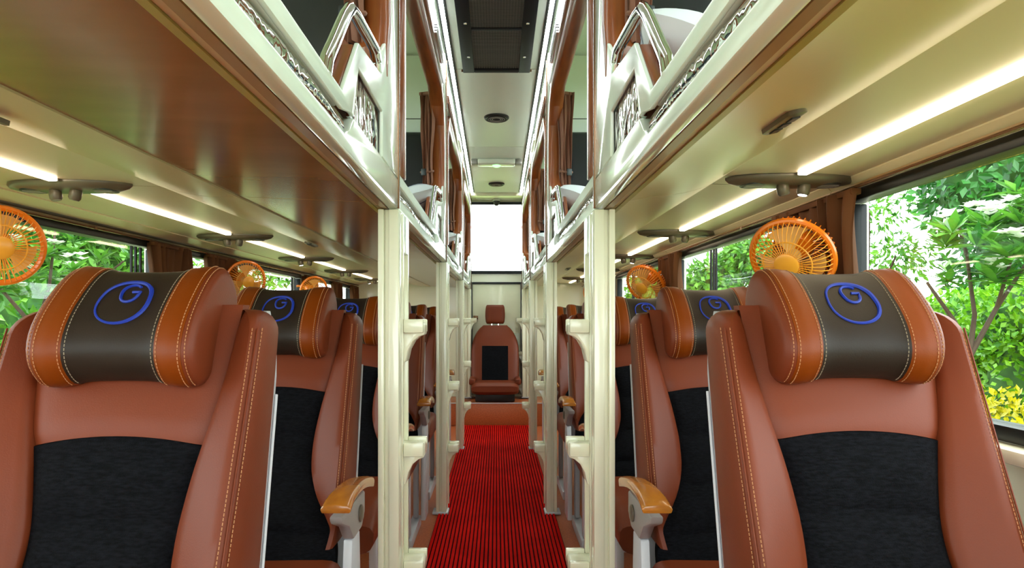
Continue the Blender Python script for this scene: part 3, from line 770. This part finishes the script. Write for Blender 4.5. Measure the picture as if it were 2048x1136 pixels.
    for k in range(19):
        t = k/18; y = lerp(-.205, -.60, t); d = .05*max(0, (t*.86 - .72)/.28)**2; rg = .004*abs(math.sin(t*4*PI))
        secs.append([(x, y, .472 - d + rg - .004*abs(x/.13)**6) for x in (-.13, -.10, -.05, 0, .05, .10, .13)] + [(.13, y, .45 - d), (-.13, y, .45 - d)])
    MB().loft(secs).build('cushion_insert', M['fabric'], e, smooth=True)
    # armrests on both sides
    for sd in (-1, 1):
        secs = []
        for k in range(15):
            t = k/14; y = lerp(-.06, -.43, t); z = .648 + .016*math.sin(PI*t) + .032*t - .010*max(0, (t - .8)/.2)**2; hw = lerp(.020, .034, t); cx = .262
            th = lerp(.022, .013, t)
            secs.append([(sd*(cx - hw), y, z - .004), (sd*(cx - hw*.8), y, z + .004), (sd*cx, y, z + .007), (sd*(cx + hw*.8), y, z + .004), (sd*(cx + hw), y, z - .004), (sd*(cx + hw*.9), y, z - th), (sd*(cx - hw*.9), y, z - th)])
        MB().loft(secs).build('armrest', M['arm'], e, bevel=.003)
        br = MB().prism([(-.06, .618), (-.34, .625), (-.33, .605), (-.25, .575), (-.20, .53), (-.10, .53), (-.06, .56)], 'x', sd*.226, sd*.256).build('armrest_bracket', M['mgrey'], e, bevel=.006)
        MB().lathe([(.022, 0), (.022, .004), (.016, .007), (.001, .008)], 16, axis='x', o=(0, -.13, .575)).tr(Matrix.Translation((sd*.257 if sd > 0 else -.257, 0, 0)) @ (Matrix.Identity(4) if sd > 0 else Matrix.Scale(-1, 4, (1,0,0)))).build('pivot_cap', M['pod'], br, smooth=True)
        MB().prism([(-.20, .529), (-.11, .529), (-.09, .30), (-.10, .06), (-.24, .06), (-.24, .30)], 'x', sd*.228, sd*.252).build('side_support', M['plastic'], e, bevel=.006)
        MB().box(*sorted((sd*.17, sd*.215)), -.52, -.10, .0, .05).build('floor_rail', M['plastic'], e, bevel=.004)
        for yy in (-.50, -.16): MB().box(*sorted((sd*.18, sd*.205)), yy, yy + .05, .05, .34).build('leg', M['plastic'], e, bevel=.004)
    MB().box(-.20, .20, -.60, -.06, .325, .345).build('seat_pan', M['shell'], e, bevel=.004)
    return e
proto = make_seat()
SX = .607; used = False
rows = {1: [1.180, 1.93, 2.84, 3.745, 4.65, 5.555], -1: [1.126, 1.93, 2.84, 3.745, 4.65, 5.555]}
def put_seat(x, y, label):
    global used
    o = proto if not used else copy_tree(proto); used = True
    o.location = (x, y, 0); tag(o, label, 'seat', 'brown leather coach seats')
for i in range(6):
    for s in (1, -1):
        first = {0: 'nearest to the viewer', 1: 'second from the viewer', 2: 'third from the viewer', 3: 'fourth from the viewer', 4: 'fifth from the viewer', 5: 'last before the rear step'}[i]
        put_seat(s*SX, rows[s][i], 'brown leather aisle seat with grey headrest, %s side, %s' % (SIDE[s], first))
for i in range(2, 6):
    put_seat(-SX - .575, rows[-1][i] + .01, 'brown leather window seat on the left, %s row from the viewer' % ORD[i])

# lone rear seat on the step
e = thing('rear_seat', 'lone brown rear seat with plain headrest on the step at the aisle end', 'seat', (-.015, 7.36, .2305))
secs = []
for k in range(19):
    t = k/18; z = lerp(.16, .765, t)
    hw = .25 if t < .55 else .25*math.sqrt(max(.10, 1 - ((t - .55)/.46)**2*.78))
    dp = .06*(1 - .5*max(0, (t - .75)/.25)**2); yy = lerp(-.06, .11, t)
    secs.append([(hw*math.copysign(abs(math.cos(a))**.5, math.cos(a)), yy + dp*math.copysign(abs(math.sin(a))**.6, math.sin(a)), z) for a in [2*PI*j/24 for j in range(24)]])
MB().loft(secs).build('backrest', M['leather'], e, smooth=True)
secs = []
for k in range(9):
    t = k/8; z = lerp(.20, .55, t); yy = lerp(-.06, .11, (z - .16)/.605) - .064
    secs.append([(-.136, yy + .02, z), (-.136, yy - .002, z), (0, yy - .006, z), (.136, yy - .002, z), (.136, yy + .02, z)])
MB().loft(secs).build('fabric_insert', M['fabric'], e, smooth=True)
secs = []
for k in range(13):
    t = k/12; z = lerp(.780, .982, t); hw = .094 + .012*math.sin(PI*min(1, t*.8 + .1)); ed = (1 - abs(2*t - 1)**6)**.5 if 0 < t < 1 else 0
    hw *= .90 + .10*ed; dp = .020 + .028*ed
    secs.append([(hw*math.copysign(abs(math.cos(a))**.4, math.cos(a)), .13 + dp*math.copysign(abs(math.sin(a))**.6, math.sin(a)), z) for a in [2*PI*j/24 for j in range(24)]])
MB().loft(secs).build('headrest', M['leather'], e, smooth=True)
for sx in (-.035, .035): MB().tube([(sx, .125, .745), (sx, .125, .80)], .006, 8).build('headrest_rod', M['chrome'], e, smooth=True)
secs = []
for k in range(13):
    t = k/12; y = lerp(-.02, -.40, t); k2 = 1 - .55*max(0, (t - .80)/.2)**2.2
    secs.append([(.242*math.copysign(abs(math.cos(a))**.35, math.cos(a)) * (.94 + .06*k2), y, .135 + .065*k2*math.copysign(abs(math.sin(a))**.5, math.sin(a))) for a in [2*PI*j/24 for j in range(24)]])
MB().loft(secs).build('cushion', M['leather'], e, smooth=True)
for sx in (-1, 1):
    MB().box(*sorted((sx*.205, sx*.262)), -.36, -.02, .17, .235).build('armrest', M['leather'], e, bevel=.018, seg=3)
MB().box(-.20, .20, -.30, .06, .0, .075).build('seat_base', M['black'], e, bevel=.006)

# ------------------------------------------------------------------ the garden outside
GZ = -1.0
tag(MB().box(-40, 40, -25, 55, GZ - .1, GZ).build('ground', M['soil']), 'garden ground outside the coach', kind='structure')
def leaf(mb, p, d, n, ln, wd):
    d = d.normalized(); sdv = d.cross(n)
    if sdv.length < 1e-4: sdv = Vector((1, 0, 0))
    sdv.normalize(); nn = sdv.cross(d)
    mb.add([p, p + d*ln*.45 + sdv*wd*.5 + nn*ln*.06, p + d*ln, p + d*ln*.45 - sdv*wd*.5 + nn*ln*.06], [(0, 1, 2, 3)])
def rv():
    while True:
        v = Vector((random.uniform(-1, 1), random.uniform(-1, 1), random.uniform(-1, 1)))
        if .05 < v.length <= 1: return v
def blob(mb, core, c, r, n, ln, wd, shell=.75, droop=0):
    c = Vector(c); r = Vector(r)
    for _ in range(n):
        v = rv().normalized(); k = random.uniform(shell, 1.08)
        p = c + Vector((v.x*r.x, v.y*r.y, v.z*r.z))*k
        d = (v*.5 + rv()*.9 + Vector((0, 0, -droop))).normalized()
        leaf(mb, p, d, (v + rv()*.6), ln*random.uniform(.6, 1.25), wd*random.uniform(.7, 1.2))
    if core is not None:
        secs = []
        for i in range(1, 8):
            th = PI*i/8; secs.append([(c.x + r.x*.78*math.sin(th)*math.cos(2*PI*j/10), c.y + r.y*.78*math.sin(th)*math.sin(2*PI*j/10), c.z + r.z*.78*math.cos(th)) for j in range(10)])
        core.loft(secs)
def shrub(name, label, cat, blobs, m, n, ln, wd, group=None, stems=True):
    c0 = blobs[0][0]
    e = thing(name, label, cat, (c0[0], c0[1], GZ), group=group)
    mb, co = MB(), MB()
    off = Vector((c0[0], c0[1], GZ))
    for c, r in blobs: blob(mb, co, Vector(c) - off, r, n, ln, wd)
    tag(mb.build('foliage', m, e, recalc=False), kind='stuff')
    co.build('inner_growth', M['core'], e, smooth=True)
    if stems:
        for k in range(3):
            a = k*2.1; MB().tube([(.08*math.cos(a), .08*math.sin(a), 0), (.15*math.cos(a), .15*math.sin(a), (blobs[0][0][2] - GZ)*.9)], [.03, .015], 6).build('stem', M['bark'], e)
    return e
# right side: hedge, yellow shrubs, frangipani, trees behind
hy = [(1.9, .0), (3.0, .10), (4.1, -.05), (5.2, .12), (6.3, .0), (7.4, -.08)]
for i, (y, dz) in enumerate(hy):
    shrub('hedge_shrub', 'lime green hedge shrub outside the right windows, %s from the front' % ORD[i], 'shrub', [((5.3, y + 1.4, .15 + dz), (.75, .75, 1.15)), ((5.2, y + 1.5, .9 + dz), (.6, .62, .45))], M['lf_lime'], 2600, .085, .05, 'lime hedge on the right')
for i, (x, y, z) in enumerate([(4.05, 5.0, .28), (4.15, 5.75, .30), (4.1, 4.2, .26), (4.3, 6.5, .18)]):
    shrub('yellow_shrub', ['bright yellow leaved shrub low outside the right window edge', 'yellow shrub beside the thin tree trunk on the right', 'yellow leaved shrub nearest the front on the right', 'yellow leaved shrub furthest back on the right'][i], 'shrub', [((x, y, z - .55), (.5, .5, .70))], M['lf_yel'], 2200, .07, .045, 'yellow shrubs on the right')
leafme = None
def frangipani(label, base, stems, tips, nleaf, parts, seed, flowers):
    random.seed(seed)
    global leafme
    e = thing('flowering_tree', label, 'tree', (base[0], base[1], GZ))
    off = Vector((base[0], base[1], GZ))
    for pth, r in stems:
        MB().tube([Vector(p) - off for p in pth], [lerp(r, r*.5, k/(len(pth)-1)) for k in range(len(pth))], 8).build('branch' if r < .035 else 'trunk', M['bark'], e, smooth=True)
    if leafme is None:
        lm = MB(); g = []
        for k in range(6):
            t = k/5; hw = .5*math.sin(PI*min(1, .08 + t*.92))**.8*.28
            g.append([(-hw, t, -.10*t*t + .04*hw), (0, t, -.10*t*t - .02), (hw, t, -.10*t*t + .04*hw)])
        lm.loft(g, closed=False); leafme = lm.mesh('leaf', M['lf_frang'], smooth=True, recalc=False)
    rest = MB(); fl = MB(); cnt = 0
    for tp in tips:
        tp = Vector(tp) - off
        ax = Vector((random.uniform(-.5, .5), random.uniform(-.5, .5), 1)).normalized()
        for k in range(nleaf):
            a = k*2.4; el = random.uniform(-.35, .75)
            d = Vector((math.cos(a)*math.cos(el), math.sin(a)*math.cos(el), math.sin(el)))
            d = (d + ax*.15).normalized(); ln = random.uniform(.14, .25)
            if cnt < parts:
                o = bpy.data.objects.new('leaf', leafme); C.objects.link(o); o.parent = e
                xx = d.cross(Vector((0, 0, 1))).normalized(); zz = xx.cross(d)
                o.matrix_local = Matrix.Translation(tp) @ Matrix((xx*ln, d*ln, zz*ln)).transposed().to_4x4()
                cnt += 1
            else: leaf(rest, tp, d, Vector((0, 0, 1)), ln, ln*.30)
        if random.random() < flowers:
            for q in range(5):
                fc = tp + Vector((random.uniform(-.06, .06), random.uniform(-.06, .06), .10 + random.uniform(0, .06)))
                fb = MB()
                for k in range(5):
                    a = k*2*PI/5; leaf(fb, fc, Vector((math.cos(a), math.sin(a), .35)), Vector((0, 0, 1)), .075, .055)
                fb.build('flower', M['lf_flower'], e, recalc=False)
    if rest.v: tag(rest.build('more_leaves', M['lf_frang'], e, recalc=False), kind='stuff')
    return e
B0 = (3.62, 5.35)
F1 = (3.58, 5.30, .78)
stems = [([(3.62, 5.35, GZ), (3.60, 5.34, .2), F1], .035),
         ([F1, (3.5, 5.35, 1.05), (3.32, 5.4, 1.35)], .022), ([F1, (3.62, 5.3, 1.1), (3.56, 5.3, 1.55)], .022), ([F1, (3.75, 5.25, 1.15), (3.95, 5.2, 1.5)], .022),
         ([(3.75, 5.25, 1.15), (3.72, 5.1, 1.4), (3.75, 5.0, 1.75)], .015), ([(3.56, 5.3, 1.55), (3.50, 5.35, 1.9)], .014), ([(3.95, 5.2, 1.5), (4.1, 5.1, 1.85)], .014)]
tips = []
random.seed(21)
for _ in range(64):
    v = rv(); tips.append((3.86 + v.x*.60, 5.15 + v.y*.60, 1.62 + v.z*.44))
frangipani('small flowering tree with glossy rosettes outside the near right window', B0, stems, tips, 14, 290, 5, .5)
def tree(label, base, trunk_h, blobs, m, n, ln, wd, core=True):
    e = thing('garden_tree', label, 'tree', (base[0], base[1], GZ), group='garden trees')
    off = Vector((base[0], base[1], GZ)); top = Vector(blobs[0][0]) - off
    MB().tube([(0, 0, 0), (.05, .03, trunk_h*.5), tuple(top)], [.12, .09, .04], 8).build('trunk', M['bark'], e, smooth=True)
    for c, r in blobs[1:]:
        MB().tube([(.05, .03, trunk_h*.5), tuple((Vector(c) - off)*.5 + Vector((.02, .01, trunk_h*.3))), tuple(Vector(c) - off)], [.06, .04, .015], 6).build('branch', M['bark'], e, smooth=True)
    mb = MB(); co = MB() if core else None
    for c, r in blobs: blob(mb, co, Vector(c) - off, r, n, ln, wd, .35 if not core else .7, .3)
    tag(mb.build('foliage', m, e, recalc=False), kind='stuff')
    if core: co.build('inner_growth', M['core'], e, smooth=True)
random.seed(3)
tree('tall dark green tree behind the flowering tree on the right', (8.2, 11.2), 3, [((8.2, 11.2, 3.3), (1.3, 1.3, 1.1)), ((9.3, 10.4, 3.0), (1.2, 1.2, 1.1)), ((8.6, 10.8, 1.9), (1.4, 1.2, 1.1))], M['lf_dark'], 2400, .20, .10)
tree('sparse pale tree seen through the middle of the near right window', (6.9, 13.2), 3, [((6.9, 13.0, 3.1), (.9, .9, .5)), ((7.3, 12.8, 2.2), (.7, .7, .45)), ((6.5, 13.4, 1.9), (.6, .6, .4))], M['lf_mid'], 420, .16, .06, False)
tree('leafy green tree seen through the second right window', (7.2, 22.0), 3, [((6.9, 22.0, 2.0), (1.1, 1.1, .9)), ((7.9, 21.5, 2.9), (.9, .9, .6))], M['lf_mid'], 1500, .26, .13)
tree('bright green bushy tree far back on the right', (6.4, 27.0), 3, [((6.2, 27.0, 1.9), (1.2, 1.6, 1.5))], M['lf_lime'], 1800, .28, .15)
# left side
tips = []
random.seed(8)
for _ in range(80):
    v = rv(); tips.append((-4.75 + v.x*.9, 7.2 + v.y*1.1, 1.75 + v.z*.75))
B1 = (-4.7, 7.2)
stems = [([(-4.7, 7.2, GZ), (-4.68, 7.2, .5), (-4.7, 7.15, .95)], .04), ([(-4.7, 7.15, .95), (-4.9, 7.0, 1.3), (-5.2, 6.9, 1.7)], .022), ([(-4.7, 7.15, .95), (-4.6, 7.2, 1.4), (-4.6, 7.3, 2.0)], .022), ([(-4.7, 7.15, .95), (-4.4, 7.4, 1.3), (-4.1, 7.7, 1.7)], .022)]
frangipani('leafy flowering tree filling the near left window', B1, stems, tips, 14, 250, 9, .4)
tree('tall green tree behind the flowering tree on the left', (-7.2, 10.0), 3, [((-7.2, 10.0, 2.6), (1.5, 1.5, 1.2)), ((-6.3, 11.3, 2.3), (1.2, 1.2, 1.0)), ((-8.2, 8.8, 2.3), (1.3, 1.3, 1.2)), ((-7.3, 10.0, 1.0), (1.8, 1.8, 1.2))], M['lf_mid'], 2200, .22, .09)
tree('deep green tree beyond the left front seat', (-8.4, 7.6), 3, [((-8.4, 7.4, 2.4), (1.3, 1.3, 1.1)), ((-8.6, 6.6, 1.4), (1.2, 1.2, .9))], M['lf_dark'], 1700, .20, .09)
tree('pale tree seen through the second left window', (-8.2, 22.0), 3, [((-8.4, 22.0, 2.2), (1.5, 1.5, .9)), ((-7.2, 23.5, 2.9), (1.2, 1.2, .6))], M['lf_mid'], 700, .30, .12, False)
for i, (y, x) in enumerate([(5.6, -4.9), (6.9, -5.4), (8.2, -5.6), (9.5, -5.8)]):
    shrub('hedge_shrub', 'green hedge shrub outside the left windows, %s from the front' % ORD[i], 'shrub', [((x, y, -.1), (.8, .8, 1.0))], M['lf_mid'], 2400, .10, .05, 'green hedge on the left')
